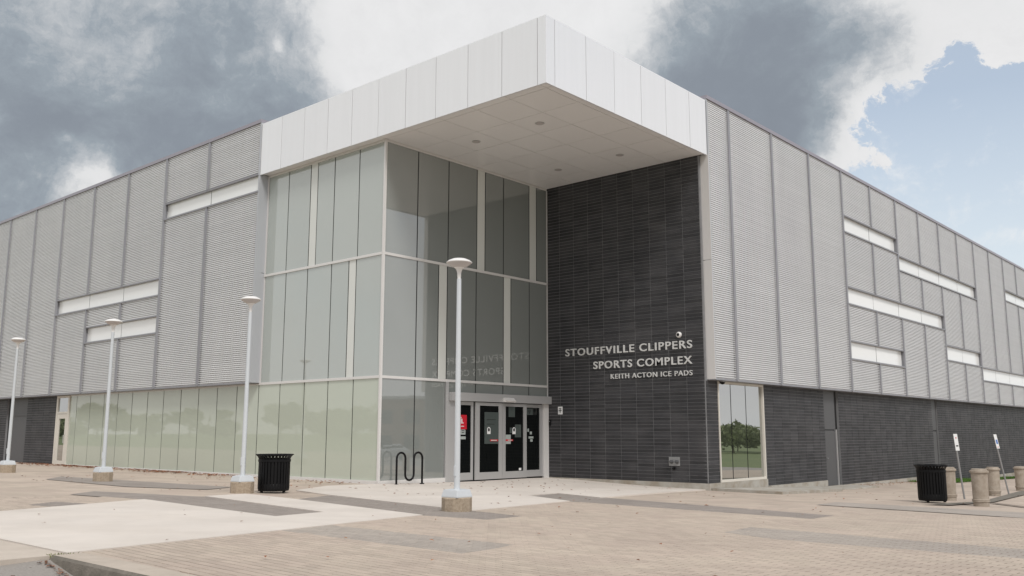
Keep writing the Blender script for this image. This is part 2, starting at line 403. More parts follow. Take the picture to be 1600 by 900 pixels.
plaza = sheet('plaza', [(-60, -11.95), (16.2, -11.95), (16.2, 60), (-.2, 60), (-.2, 7.25), (-5.95, 7.25), (-5.95, .35), (-60, .35)], -.016, 'paver', .5)
# near paving: single pavers laid in running bond, rows parallel to the kerb
ang = math.radians(-2.5); ca, sa = math.cos(ang), math.sin(ang)
U = .1
def toW(u, v): return (u * ca - v * sa, u * sa + v * ca)
def toL(x, y): return (x * ca + y * sa, -x * sa + y * ca)
vd = Vector((fw.x, fw.y)).normalized()
def in_view(x, y, half):
    d = Vector((x - CAM.x, y - CAM.y)); r = d.length
    return r, d.dot(vd) / max(r, 1e-6) > math.cos(math.radians(half))
NEAR = 17.5
bed_pts = []
for k in range(25):
    a = YAW + math.radians(38 - 76 * k / 24)
    bed_pts.append((CAM.x - math.sin(a) * NEAR, CAM.y + math.cos(a) * NEAR))
cu, cv = toL(CAM.x, CAM.y)
tan_list, dark_b, dusty_b = [], MB(), MB()
K = int(NEAR / U) + 2
iu0, iv0 = int(cu / U), int(cv / U)
g_ = .0065
for i in range(iu0 - K, iu0 + K):
    for j in range(iv0 - K, iv0 + K):
        if (i + j) % 2: continue
        w, h = 2, 1
        cx, cy = toW((i + w / 2) * U, (j + h / 2) * U)
        if cy < -11.72 or cx > 16: continue
        r, ok = in_view(cx, cy, 38)
        if not ok or r > NEAR or r < 4.2: continue
        cs = [toW((i + a * w) * U + (g_ if a == 0 else -g_), (j + b_ * h) * U + (g_ if b_ == 0 else -g_)) for a, b_ in ((0, 0), (1, 0), (1, 1), (0, 1))]
        if inside(cs[0], SLAB) and inside(cs[2], SLAB) and inside(cs[1], SLAB) and inside(cs[3], SLAB): continue
        if inside(cs[0], SLABM) and inside(cs[2], SLABM) and inside(cs[1], SLABM) and inside(cs[3], SLABM): continue
        full = False
        for di, D in enumerate(DARKS):
            db = dusty_b if di in (3, 4, 5) else dark_b
            n_in = sum(inside(c, D) for c in cs)
            if n_in == 4: full = True
            if n_in:
                q = cs
                # clip the paver against the band outline
                for e0 in range(len(D)):
                    a, b_ = D[e0], D[(e0 + 1) % len(D)]
                    nx, ny = -(b_[1] - a[1]), b_[0] - a[0]; out = []
                    for t in range(len(q)):
                        p0, p1 = q[t], q[(t + 1) % len(q)]
                        d0 = (p0[0] - a[0]) * nx + (p0[1] - a[1]) * ny; d1 = (p1[0] - a[0]) * nx + (p1[1] - a[1]) * ny
                        if d0 >= 0: out.append(p0)
                        if (d0 > 0) != (d1 > 0) and d0 != d1:
                            s_ = d0 / (d0 - d1); out.append((p0[0] + (p1[0] - p0[0]) * s_, p0[1] + (p1[1] - p0[1]) * s_))
                    q = out
                    if len(q) < 3: break
                if len(q) >= 3 and area(q) > 1e-5:
                    z = R.uniform(.0004, .0014); n = len(q); s0 = len(db.v)
                    mx_ = (sum(p[0] for p in q) / n, sum(p[1] for p in q) / n)
                    ins = [(p[0] + (mx_[0] - p[0]) * .05, p[1] + (mx_[1] - p[1]) * .05) for p in q]
                    db.v += [(x, y, GZ(x, y) + z) for x, y in ins] + [(x, y, GZ(x, y) + z - .004) for x, y in q] + [(x, y, GZ(x, y) - .014) for x, y in q]
                    db.f.append([s0 + t for t in range(n)])
                    for lv in (0, 1):
                        for t in range(n): db.f.append([s0 + (lv + 1) * n + t, s0 + (lv + 1) * n + (t + 1) % n, s0 + lv * n + (t + 1) % n, s0 + lv * n + t])
        if not full: tan_list.append((r, ok, cx, cy, w, i, j))
def paver_mesh(b, w, h, dz, pos):
    a, c = w * U / 2 - g_, h * U / 2 - g_; e_ = .0025
    s0 = len(b.v)
    for (k_, z_) in ((e_, 0.), (0., -.0025), (0., -.016)):
        b.v += [pos(sx * (a - k_), sy * (c - k_), z_ + dz) for sx, sy in ((-1, -1), (1, -1), (1, 1), (-1, 1))]
    b.f.append([s0, s0 + 1, s0 + 2, s0 + 3])
    for lv in (0, 4):
        for t in range(4): b.f.append([s0 + lv + 4 + t, s0 + lv + 4 + (t + 1) % 4, s0 + lv + (t + 1) % 4, s0 + lv + t])
vis = sorted([t for t in tan_list if in_view(t[2], t[3], 29)[1] and t[0] > 6.3])
singles = set((t[5], t[6]) for t in vis[:300])
pm = []
for w in (2, 1):
    b = MB(); paver_mesh(b, w, 3 - w, 0, lambda x, y, z: (x, y, z)); pm.append(b.mesh('paver', 'paver'))
field_b = MB()
for (r, ok, cx, cy, w, i, j) in tan_list:
    h = 3 - w; dz = R.uniform(-.0006, .0006)
    if (i, j) in singles:
        o = place(pm[0] if w == 2 else pm[1], 'paver', plaza, (cx, cy, GZ(cx, cy) + dz))
        o.rotation_euler = (math.atan(-.0253), math.atan(.0028), ang)
    else:
        tx, ty = R.uniform(-.003, .003), R.uniform(-.003, .003)
        def pos(x, y, z, cx=cx, cy=cy, tx=tx, ty=ty):
            X, Y = cx + x * ca - y * sa, cy + x * sa + y * ca
            return (X, Y, GZ(X, Y) + z + x * tx + y * ty)
        paver_mesh(field_b, w, h, dz, pos)
tag(field_b.build('paver_field', 'paver', plaza), kind='stuff')
tag(dark_b.build('grey_paver_band', 'paver_dark', plaza), kind='stuff'); tag(dusty_b.build('grey_paver_band', 'paver_dusty', plaza), kind='stuff')
for di, D in enumerate(DARKS): sheet('grey_paving_band', D, -.006, 'paver_dusty' if di in (3, 4, 5) else 'paver_dark', .5, parent=plaza)
sheet('paver_bed', [(CAM.x - math.sin(YAW) * 4, CAM.y + math.cos(YAW) * 4)] + [p for p in bed_pts if p[1] > -11.6][::-1] + [(11, -11.6)], -.0022, 'joint', .5, parent=plaza)
slab_a = sheet('concrete_slab', SLAB, .010, 'slab', .5, .03)
slab_m = sheet('entrance_slab', SLABM, .010, 'slab', .5, .03)
sheet('dropped_kerb', [(-20, -11.85), (4.43, -11.85), (4.47, -12.0), (4.56, -12.43), (-20, -12.43)], .001, 'apron', .5, .1)
# kerb along the road: pale top, stained face, sinking to the dropped kerb at its left end
kb, kf = MB(), MB()
xs = [4.47 + .25 * i for i in range(44)]
for a, c in zip(xs, xs[1:]):
    t = lambda x, y: GZ(x, y) + .004
    dr = lambda x: .015 + .15 * max(0, min(1, (x - 4.35) / .5))
    kb.poly([(a, -11.98, t(a, -11.98)), (c, -11.98, t(c, -11.98)), (c, -11.72, t(c, -11.72)), (a, -11.72, t(a, -11.72))])
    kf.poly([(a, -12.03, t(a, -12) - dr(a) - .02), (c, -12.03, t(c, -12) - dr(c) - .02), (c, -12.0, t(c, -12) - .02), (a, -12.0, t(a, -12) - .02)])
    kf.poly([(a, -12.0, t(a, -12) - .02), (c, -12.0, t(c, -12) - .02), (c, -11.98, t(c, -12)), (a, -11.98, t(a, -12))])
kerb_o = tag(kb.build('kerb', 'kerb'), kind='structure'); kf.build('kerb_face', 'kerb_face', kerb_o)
# shaded kerb side by the bollards, put in as a flat dark strip
sheet('kerb_shade_strip', [(6.11, 4.64), (6.34, 5.6), (6.5, 7.6), (5.3, 16.21), (4.9, 21.6), (5.15, 21.6), (5.85, 15.5), (6.8, 7.3), (6.6, 4.9)], .006, 'kerb_face', .5)
sheet('joint_strip', [(6.8, 6.87), (6.93, 6.95), (9.2, 4.05), (9.1, 3.98)], .005, 'joint', .5)

# ------------------------------------------------------------------ the building
ZM, ZS, ZT, ZP = 2.434, 8.869, 10.471, 10.645
WX, GXX, GY, DW, DY, RX = -11.45, -5.89, .317, 7.229, 7.301, -.244
B = thing('sports_centre', 'long grey corrugated sports complex with white corner canopy, glass tower and charcoal brick wall', 'building')
YE, XE = 56.0, -54.0
core = MB()
core.box(XE, WX - .01, .42, 48, -2.5, 10.45); core.box(WX - .02, GXX - .09, .41, 7.5, -2.5, ZS + .1); core.box(WX - .03, RX - .11, 7.34, YE, -2.5, 10.44)
core.box(WX - .04, -.06, .06, 7.4, ZS + .06, ZT - .06)
core.build('building_core', 'black', B)

SEAM_L = [-14.486 - 2.836 * k for k in range(14)]
SEAM_R = [8.60, 11.46, 14.31, 17.16, 20.02, 22.86, 25.70, 28.52, 31.34, 34.16, 36.98, 39.85, 42.68, 45.5, 48.3, 51.1, 53.9]
WIN_L = [(-17.32, -11.52, 8.345, 8.86), (-25.83, -17.40, 5.68, 6.235), (-22.99, -17.40, 4.365, 4.92)]
WIN_R = [(17.20, 22.82, 8.29, 8.88), (22.90, 34.14, 7.62, 8.19), (17.20, 28.50, 5.62, 6.21), (39.9, 45.5, 8.22, 8.79), (17.20, 22.83, 3.62, 4.235), (28.56, 34.14, 4.26, 4.89), (34.22, 45.46, 3.585, 4.195)]
PITCH_ = .062
def corrugated(T, s0, s1, z0, z1):
    b = MB(); prof = []
    k0 = math.floor((z0 - ZM) / PITCH_)
    z = ZM + k0 * PITCH_
    while z < z1:
        prof += [(0.0, z), (0.0, z + .028), (-.062, z + .030), (-.062, z + .058)]
        z += PITCH_
    prof = [(d, min(max(q, z0), z1)) for d, q in prof] + [(0.0, z1)]
    pr = [prof[0]]
    for p in prof[1:]:
        if p[1] > pr[-1][1] + 1e-5: pr.append(p)
    for (d0, za), (d1, zb) in zip(pr, pr[1:]):
        b.poly([T(s0, d0, za), T(s1, d0, za), T(s1, d1, zb), T(s0, d1, zb)], flip=not T.flip) if T.__name__ == 'x' else b.poly([T(s0, d0, za), T(s1, d0, za), T(s1, d1, zb), T(s0, d1, zb)])
    return b
def free(z0, z1, cuts):
    out = [(z0, z1)]
    for a, c in cuts:
        nx = []
        for p, q in out:
            if c <= p or a >= q: nx.append((p, q))
            else:
                if a > p: nx.append((p, a))
                if c < q: nx.append((c, q))
        out = nx
    return out
def cladding(T, bounds, wins, seams):
    for s0, s1 in bounds:
        mid = (s0 + s1) / 2
        cuts = [(w[2] - .05, w[3] + .05) for w in wins if w[0] < mid < w[1]]
        for z0, z1 in free(ZM + .03, ZP - .12, cuts):
            corrugated(T, s0, s1, z0, z1).build('cladding_panel', 'clad', B, fix=False)
    for s in seams:
        cuts = [(w[2] - .05, w[3] + .05) for w in wins if w[0] + .1 < s < w[1] - .1]
        for z0, z1 in free(ZM, ZP - .11, cuts): box('batten', 'batten', B, T, s - .055, s + .055, -.02, .035, z0, z1)
    for w in wins:
        f = MB(); s0, s1, z0, z1 = w
        f.box(s0 - .04, s1 + .04, -.16, .012, z1, z1 + .052, T); f.box(s0 - .04, s1 + .04, -.16, .045, z0 - .052, z0, T)
        f.box(s0 - .05, s0, -.16, .010, z0, z1, T); f.box(s1, s1 + .05, -.16, .010, z0, z1, T)
        wo = f.build('strip_window', 'batten', B)
        n = max(2, round((s1 - s0) / 2.82)); st = (s1 - s0) / n
        for k in range(n):
            a, c = s0 + k * st + (.012 if k else 0), s0 + (k + 1) * st - .012
            e1, e2 = R.uniform(-.003, .003), R.uniform(-.003, .003)
            MB().poly([T(a, -.10 + e1, z0), T(c, -.10 + e2, z0), T(c, -.10 - e1, z1), T(a, -.10 - e2, z1)]).build('pane', 'milk', wo)
        MB().box(s0, s1, -.2, -.14, z0, z1, T).build('window_back', 'black', wo)
TL, TR = left(0.0), right(0.0)
TRB = right(RX)
bl = list(zip(SEAM_L[1:], SEAM_L[:-1])) + [(SEAM_L[0], WX)]
cladding(TL, [(a + .055, c - .055 if c != WX else c - .05) for a, c in bl], WIN_L, SEAM_L)
br = [(DY + .06, SEAM_R[0] - .055)] + [(a + .055, c - .055) for a, c in zip(SEAM_R, SEAM_R[1:])]
cladding(TR, br, WIN_R, SEAM_R)
# edge trims, copings, returns, drip edges
box('corner_trim', 'return', B, TL, WX - .05, WX, -.20, .02, ZM, ZS - .03); box('corner_trim', 'return', B, TL, WX - .05, WX, -.20, .03, ZS - .03, ZP - .11)
box('corner_trim', 'return', B, TR, DY + .022, DY + .06, -.2, .02, ZM, ZP - .11)
box('corner_trim', 'return', B, TR, DY + .001, DY + .021, -.2, .02, ZS + .001, ZP - .111)
for z0, z1 in ((ZM, 5.78), (5.795, ZS - .002)):
    box('return_panel', 'return_pale', B, left(DY), RX, .02, -.02, .0, z0, z1)
    box('return_panel', 'return', B, right(WX), .0, GY + .1, -.02, .004, z0, z1)
box('coping', 'coping', B, TL, XE, WX + .004, -.5, .045, ZP - .11, ZP); box('coping', 'coping', B, TR, DY - .004, YE, -.5, .045, ZP - .11, ZP)
box('parapet_end', 'return', B, TL, WX - .2, WX + .002, -.5, -.21, ZT - .4, ZP - .112); box('parapet_end', 'return', B, left(DY), -.5, -.21, -.2, .002, ZT - .4, ZP - .112)
box('drip_edge', 'batten', B, TL, XE, WX - .05, -.42, .0, ZM - .02, ZM + .028); box('drip_edge', 'batten', B, TR, DY + .002, YE, -.34, .0, ZM - .02, ZM + .028)
# white fascia panels round the canopy
FL = [WX + .005, -10.37, -9.22, -8.09, -7.0, -5.87, -4.77, -3.63, -2.49, -1.36, -.255]
FR = [.325, 1.53, 2.71, 3.92, 5.12, 6.36, DY - .02]
gp = .0075
for a, c in zip(FL, FL[1:]): box('fascia_panel', 'fascia', B, TL, a + gp, c - gp, -.045, R.uniform(-.002, .002), ZS - .03, ZT)
for a, c in zip(FR, FR[1:]): box('fascia_panel', 'fascia', B, TR, a + gp, c - gp, -.045, R.uniform(-.002, .002), ZS - .03, ZT)
cp = MB().prism([(-.255 + gp, 0), (0, 0), (0, .325 - gp), (-.045, .325 - gp), (-.045, .045), (-.255 + gp, .045)], ZS - .03, ZT); cp.build('fascia_panel', 'fascia', B)
b = MB(); b.box(WX, -.001, .001, .12, ZT, ZT + .018); b.box(-.12, -.001, .12, DY - .02, ZT, ZT + .018); b.build('fascia_capping', 'fascia', B)
# soffit
sx = [WX + .02] + FL[1:] + [-.05]; sy = [.05] + FR[:-1] + [DW - .005]
lights = [(-1.93, 2.10), (-4.2, 2.10), (-4.19, 5.70), (-1.93, 5.71)]
for i in range(len(sx) - 1):
    for j in range(len(sy) - 1):
        if sx[i + 1] < GXX - .4 and j > 0: continue
        x1 = sx[i + 1]; z = ZS + R.uniform(-.0015, .0015)
        MB().box(sx[i] + .008, x1 - .008, sy[j] + .008, sy[j + 1] - .008, z, z + .03).build('soffit_panel', 'soffit', B)
for x, y in lights:
    o = MB().lathe([(.12, ZS - .012), (.12, ZS - .004), (.10, ZS - .003), (.09, ZS + .0)], 24, (x, y)).build('downlight', 'alu', B)
    MB().lathe([(.098, ZS - .0135), (.097, ZS - .0125)], 20, (x, y)).build('downlight_lens', 'lens', o)
# glass tower and ground-floor glazing
cw = bpy.data.objects.new('curtain_wall', MB().box(WX - .01, GXX - .012, GY + .012, GY + .08, -.9, ZS).box(GXX - .08, GXX - .012, GY + .081, DW, 1.9, ZS).box(GXX - .08, GXX - .012, GY + .081, 2.75, -.9, 1.899).box(-24.56, WX - .011, GY + .012, GY + .08, -.9, ZM).mesh('curtain_wall_back', 'black'))
COL.objects.link(cw); cw.parent = B; cw['category_note'] = ''
del cw['category_note']
TG, TGR = left(GY), right(GXX)
def pane(T, s0, s1, z0, z1, mt='frit'):
    g = .019
    e = [R.uniform(-.0014, .0014) for _ in range(4)]
    pts = [T(s0 + g, e[0], z0), T(s1 - g, e[1], z0), T(s1 - g, e[2], z1), T(s0 + g, e[3], z1)]
    bk = [T(s0 + g, -.010, z0), T(s1 - g, -.010, z0), T(s1 - g, -.010, z1), T(s0 + g, -.010, z1)]
    b = MB(); b.poly(pts)
    for k in range(4): b.poly([bk[k], bk[(k + 1) % 4], pts[(k + 1) % 4], pts[k]])
    return b.build('white_strip' if mt == 'strip' else 'glass_pane', mt, cw)
def row(T, js, z0, z1, strips=(), mt='frit'):
    for k, (a, c) in enumerate(zip(js, js[1:])): pane(T, a, c, z0, z1, 'strip' if k in strips else mt)
z_1, z_2 = 5.70, 2.405
row(TG, [WX + .06, -10.335, -9.24, -8.895, -8.10, -6.985, GXX - .03], z_1 + .035, ZS - .07, (2,))
row(TG, [WX + .06, -10.31, -9.24, -8.115, -7.34, -7.02, GXX - .03], z_2 + .035, z_1 - .035, (4,))
row(TG, [-24.56, -23.975, -22.80, -21.65, -20.545, -19.44, -18.31, -17.194, -16.034, -14.915, -13.789, -12.66, -11.482, -10.386, -9.2, -8.11, -7.008, GXX - .03], -.27, z_2 - .035, (), 'frit_low')
row(TGR, [GY + .03, 1.525, 2.73, 3.925, 4.28, 5.11, 6.335, 6.69, DW - .03], z_1 + .035, ZS - .07, (3, 6), 'frit_shade')
row(TGR, [GY + .03, 1.54, 2.375, 2.715, 3.91, 5.12, 5.455, 6.33, DW - .03], z_2 + .035, z_1 - .035, (2, 5), 'frit_shade')
row(TGR, [GY + .03, 1.53, 2.68], -.27, z_2 - .035, (), 'frit_shade')
row(TGR, [2.79, 3.91, 5.10, 6.30, DW - .03], 2.09, z_2 - .035, (), 'frit_shade')
def mull(T, s0, s1, z0, z1, d=.03, mt='alu_pale'): MB().box(s0, s1, -.011, d, z0, z1, T).build('mullion', mt, cw)
for z in (z_1, z_2):
    mull(TG, WX + .01, GXX + .0, z - .035, z + .035); mull(TGR, GY - .0, DW - .03, z - .035, z + .035, .0305)
mull(TG, WX + .01, GXX - .03, ZS - .07, ZS - .004, .02); mull(TGR, GY + .03, DW - .03, ZS - .07, ZS - .004, .02)
mull(TG, -24.56, WX + .01, z_2 - .035, ZM - .022, .012)
mull(TG, WX + .004, WX + .06, z_2 + .035, ZS - .07, .012)
MB().box(GXX - .03, GXX + .034, GY - .034, GY + .03, -.27, ZS - .005).build('corner_post', 'alu_pale', cw)
mull(TG, -24.56, GXX - .03, -.40, -.27, .05); mull(TGR, GY - .05, 2.68, -.45, -.27, .05)
mull(TGR, DW - .03, DW - .002, 2.09, ZS - .07, .02)
mull(TGR, 2.68, 2.78, -.5, z_2 - .035, .05, 'alu')
# ------------------------------------------------------------------ entrance doors
ent = box('entrance_header', 'alu', B, TGR, 2.79, 7.215, -.03, .17, 1.85, 2.085)
box('header_end_cap', 'alu', ent, TGR, 7.2155, DW + .0, .02, .165, 1.853, 2.082) if False else None
box('jamb_panel', 'alu', B, TGR, 2.785, 3.235, -.03, .045, -.5, 1.848); box('jamb_post', 'alu_pale', B, TGR, 6.97, 7.20, -.03, .06, -.5, 1.848)
box('door_backing', 'black', B, TGR, 3.235, 6.97, -.09, -.03, -.5, 1.85)
def leaf(s0, s1, z0, z1, d, st, top, bot, mt='alu', name='entrance_door'):
    f = MB()
    f.box(s0, s0 + st[0], d - .045, d, z0, z1, TGR); f.box(s1 - st[1], s1, d - .045, d, z0, z1, TGR)
    f.box(s0 + st[0], s1 - st[1], d - .044, d - .001, z1 - top, z1, TGR); f.box(s0 + st[0], s1 - st[1], d - .044, d - .001, z0, z0 + bot, TGR)
    o = f.build(name, mt, B)
    MB().box(s0 + st[0], s1 - st[1], d - .028, d - .018, z0 + bot, z1 - top, TGR).build('door_glass', 'dark_glass', o)
    return o
d1 = leaf(3.24, 3.815, -.37, 1.84, .02, (.05, .10), .10, .21, name='side_light')
d2 = leaf(3.833, 4.962, -.37, 1.828, .10, (.165, .145), .09, .205)
d3 = leaf(4.972, 6.08, -.37, 1.828, .10, (.145, .15), .09, .20)
d4 = leaf(6.082, 6.965, -.365, 1.828, .02, (.02, .17), .10, .20, name='side_light')
def flat(name, mt, parent, T, s0, s1, z0, z1, d): return MB().box(s0, s1, d - .003, d, z0, z1, T).build(name, mt, parent)
q = .006
o = flat('red_poster', 'red', d1, TGR, 3.262, 3.556, 1.055, 1.46, q); o['label'] = 'red poster with white lines of text'
def inkbars(name, parent, T, s0, s1, rows, d, mt):
    b = MB()
    for z0, z1, f0, f1 in rows: b.box(s0 + (s1 - s0) * f0, s0 + (s1 - s0) * f1, d, d + .002, z0, z1, T)
    return b.build(name, mt, parent)
inkbars('poster_text', d1, TGR, 3.27, 3.55, [(1.37, 1.40, .15, .25), (1.325, 1.35, .15, .38), (1.29, 1.315, .15, .38), (1.255, 1.28, .15, .42), (1.22, 1.245, .15, .55), (1.13, 1.15, .15, .62)], q, 'white')
flat('notice', 'paper2', d1, TGR, 3.305, 3.505, .905, 1.045, q); inkbars('notice_text', d1, TGR, 3.305, 3.505, [(1.005, 1.025, .2, .8), (.955, .975, .25, .75)], q, 'blackp')
flat('notice', 'paper2', d1, TGR, 3.275, 3.515, .775, .855, q)
q = .088
flat('notice', 'paper', d2, TGR, 4.21, 4.815, .64, 1.555, q)
inkbars('notice_text', d2, TGR, 4.21, 4.815, [(1.33, 1.345, .15, .8), (1.2, 1.215, .15, .7)], q, 'blackp')
def touch_sticker(parent, s, z):
    w = .145
    b = MB(); n = 14
    pts = [(s - w / 2, z), (s + w / 2, z)] + [(s + w / 2 * math.cos(math.pi * k / n), z + .13 + w / 2 * math.sin(math.pi * k / n)) for k in range(n + 1)]
    b.poly([TGR(a, q + .003, c) for a, c in pts]); b.build('door_sticker', 'white', parent)
    b = MB(); b.poly([TGR(s + .042 * math.cos(a), q + .006, z + .125 + .052 * math.sin(a)) for a in [2 * math.pi * k / 16 for k in range(16)]]); b.build('sticker_symbol', 'blackp', parent)
touch_sticker(d2, 4.392, .922); touch_sticker(d3, 5.505, .922)
flat('door_sticker', 'red', d2, TGR, 4.45, 4.80, .715, .765, q + .002); inkbars('sticker_text', d2, TGR, 4.45, 4.80, [(.73, .75, .1, .85)], q + .002, 'strip')
flat('notice', 'paper', d3, TGR, 5.262, 5.55, 1.425, 1.728, q); flat('notice', 'paper', d3, TGR, 5.552, 5.83, .825, 1.205, q)
flat('notice', 'paper2', d3, TGR, 5.135, 5.36, .632, .902, q); flat('notice', 'paper', d3, TGR, 5.32, 5.41, .95, 1.11, q)
flat('door_sticker', 'red', d3, TGR, 5.13, 5.46, .715, .765, q + .002); inkbars('sticker_text', d3, TGR, 5.13, 5.46, [(.73, .75, .3, .9)], q + .002, 'strip')
flat('door_sticker', 'white', d3, TGR, 5.735, 5.84, -.155, -.085, q)
q = .006
flat('notice', 'paper', d4, TGR, 6.175, 6.475, 1.505, 1.70, q); inkbars('notice_text', d4, TGR, 6.175, 6.475, [(1.64, 1.66, .25, .75), (1.59, 1.61, .2, .8), (1.53, 1.6, .45, .55)], q, 'blackp')
for a, c, z0, z1 in ((6.224, 6.294, .99, 1.086), (6.34, 6.44, .912, .998), (6.283, 6.51, .785, .85), (6.36, 6.47, .69, .764)): flat('door_sticker', 'paper2', d4, TGR, a, c, z0, z1, q)

# ------------------------------------------------------------------ charcoal brick walls
BL, BH, CO = .567, .1, .1
def brick_box(l, h=.087, d=.008): return MB().box(-l / 2, l / 2, -d, 0, -h / 2, h / 2)
brick_me = brick_box(BL - .016).mesh('brick', 'brick')
walls = []
def brick_wall(T, s0, s1, z0, z1, ref, singles_near=False, proud=.014):
    wall = MB().box(s0, s1, -.10, 0, z0, z1, T).build('brick_wall', 'mortar', B)
    cells = []
    k0, k1 = math.floor((s0 - ref) / BL), math.ceil((s1 - ref) / BL)
    nz = math.ceil((z1 - z0) / CO)
    for k in range(k0, k1 + 1):
        a, c = max(s0, ref + k * BL) + .008, min(s1, ref + (k + 1) * BL) - .008
        if c - a < .03: continue
        for j in range(nz):
            za, zc = z0 + j * CO + .0065, min(z0 + (j + 1) * CO - .0065, z1)
            if zc - za > .02: cells.append((a, c, za, zc))
    walls.append((wall, T, cells)); return wall
TD = left(DW)
brick_wall(TD, -5.86, RX - .001, -.402, ZS - .004, -.271 - BL * 10)
brick_wall(TRB, DW - .006, 7.86, -.402, ZM - .022, 7.223)
brick_wall(TRB, 10.75, 15.15, -.602, ZM - .022, 10.75)
brick_wall(TRB, 16.42, 26.65, -.802, ZM - .022, 16.42)
brick_wall(TRB, 27.40, YE, -1.102, ZM - .022, 27.40)
brick_wall(TG, -28.74, -25.80, -.302, ZM - .022, -28.74)
brick_wall(TG, XE, -30.95, -.302, ZM - .022, -30.95 - BL * 50)
allc = []
for wi, (wall, T, cells) in enumerate(walls):
    for c in cells:
        p = Vector(T((c[0] + c[1]) / 2, 0, (c[2] + c[3]) / 2)); allc.append(((p - CAM).length, wi, c))
full = sorted([t for t in allc if abs(t[2][1] - t[2][0] - (BL - .016)) < .002 and abs(t[2][3] - t[2][2] - .087) < .001 and t[1] in (0, 2)])
single = set((t[1], t[2]) for t in full[:300])
for wi, (wall, T, cells) in enumerate(walls):
    b = MB(); isR = T is TRB
    for c in cells:
        dd = .008 + R.uniform(-.002, .002)
        if (wi, c) in single:
            p = T((c[0] + c[1]) / 2, dd - .008, (c[2] + c[3]) / 2)
            place(brick_me, 'brick', wall, p, math.pi / 2 if isR else 0)
        else: b.box(c[0], c[1], -.001, dd, c[2], c[3], T)
    tag(b.build('bricks', 'brick', wall), kind='stuff')
# plinths
MB().box(-5.86, RX + .012, -.1, .022, -.95, -.404, TD).build('plinth', 'concrete', B)
box('window_plinth', 'concrete', B, TRB, DW - .02, 10.72, -.1, .03, -1.1, -.404)
box('plinth', 'concrete', B, TRB, 10.74, 14.07, -.1, .12, -1.2, -.604); box('plinth', 'concrete', B, TRB, 14.08, 15.16, -.1, .02, -1.3, -.604); box('door_sill', 'concrete', B, TRB, 15.165, 16.415, -.1, .02, -1.3, -.805)
box('plinth', 'concrete', B, TRB, 16.42, 27.39, -.1, .03, -1.6, -.804); box('plinth', 'concrete', B, TRB, 27.40, YE, -.1, .03, -2.2, -1.104)
box('plinth', 'concrete', B, TG, XE, -25.80, -.1, .03, -.9, -.304)
# ground-floor window on the right side
f = MB()
for a, c, z0, z1 in ((7.862, 7.91, -.40, 2.41), (10.60, 10.65, -.40, 2.41), (7.91, 10.60, 2.345, 2.408), (7.91, 10.60, -.40, -.335)): f.box(a, c, -.12, .03, z0, z1, TRB)
wo = f.build('ground_floor_window', 'cream', B)
MB().box(10.655, 10.748, -.1, -.02, -.6, 2.41, TRB).build('window_jamb', 'black', wo)
js = [7.91, 8.69, 9.605, 10.60]
for k, (a, c) in enumerate(zip(js, js[1:])):
    e = R.uniform(-.002, .002)
    MB().poly([TRB(a + .02, -.04 + e, -.335), TRB(c - .02, -.04 - e, -.335), TRB(c - .02, -.04, 2.345), TRB(a + .02, -.04, 2.345)]).build('pane', 'view_glass', wo)
MB().box(7.91, 10.60, -.12, -.05, -.335, 2.345, TRB).build('window_back', 'black', wo)
# steel doors in the brick
box('steel_door', 'steel_door', B, TRB, 15.17, 16.17, -.10, -.05, -.80, 1.055); box('door_overpanel', 'steel_door', B, TRB, 15.17, 16.17, -.10, -.045, 1.085, ZM - .02)
box('door_frame', 'alu', B, TRB, 16.17, 16.215, -.10, -.01, -.80, 1.085); box('door_reveal', 'black', B, TRB, 16.215, 16.42, -.10, -.08, -.80, ZM - .02)
MB().tube([TRB(15.24, -.05, .12), TRB(15.24, .0, .12), TRB(15.34, .0, .12)], .012, 8).build('door_handle', 'galv', B)
box('steel_door', 'steel_door', B, TRB, 26.66, 27.28, -.10, -.05, -1.0, 1.05); box('door_overpanel', 'steel_door', B, TRB, 26.66, 27.28, -.10, -.045, 1.09, ZM - .02)
box('door_reveal', 'black', B, TRB, 27.28, 27.40, -.1, -.07, -1.1, ZM - .02)
box('steel_door', 'steel_door', B, TG, -30.62, -28.75, -.10, -.06, -.29, 1.66); box('door_overpanel', 'steel_door', B, TG, -30.62, -28.75, -.10, -.05, 1.75, ZM - .02)
box('door_reveal', 'black', B, TG, -30.94, -30.62, -.1, -.08, -.3, ZM - .02); box('door_head', 'steel_door', B, TG, -30.62, -28.75, -.1, -.03, 1.662, 1.748)
# cream-framed glass door at the left end of the glazing
f = MB()
for a, c, z0, z1 in ((-25.74, -25.62, -.36, 2.40), (-24.68, -24.56, -.36, 2.40), (-25.62, -24.68, 2.32, 2.40), (-25.62, -24.68, 1.69, 1.77)): f.box(a, c, -.03, .04, z0, z1, TG)
wo = f.build('side_entrance', 'cream', B)
f = MB()
for a, c, z0, z1 in ((-25.61, -25.44, -.35, 1.68), (-24.86, -24.69, -.35, 1.68), (-25.44, -24.86, 1.50, 1.68), (-25.44, -24.86, -.35, -.14)): f.box(a, c, -.02, .03, z0, z1, TG)
do = f.build('glass_door', 'cream', B)
MB().box(-25.44, -24.86, -.01, .0, -.14, 1.50, TG).build('door_glass', 'view_glass', do); MB().box(-25.62, -24.68, -.01, .0, 1.77, 2.32, TG).build('transom_pane', 'view_glass', wo)
MB().tube([TG(-24.80, .03, .55), TG(-24.80, .08, .55), TG(-24.80, .08, .85), TG(-24.80, .03, .85)], .012, 8).build('door_handle', 'alu', do)
box('brick_return', 'black', B, TG, -25.80, -25.745, -.1, -.02, -.4, ZM - .02)

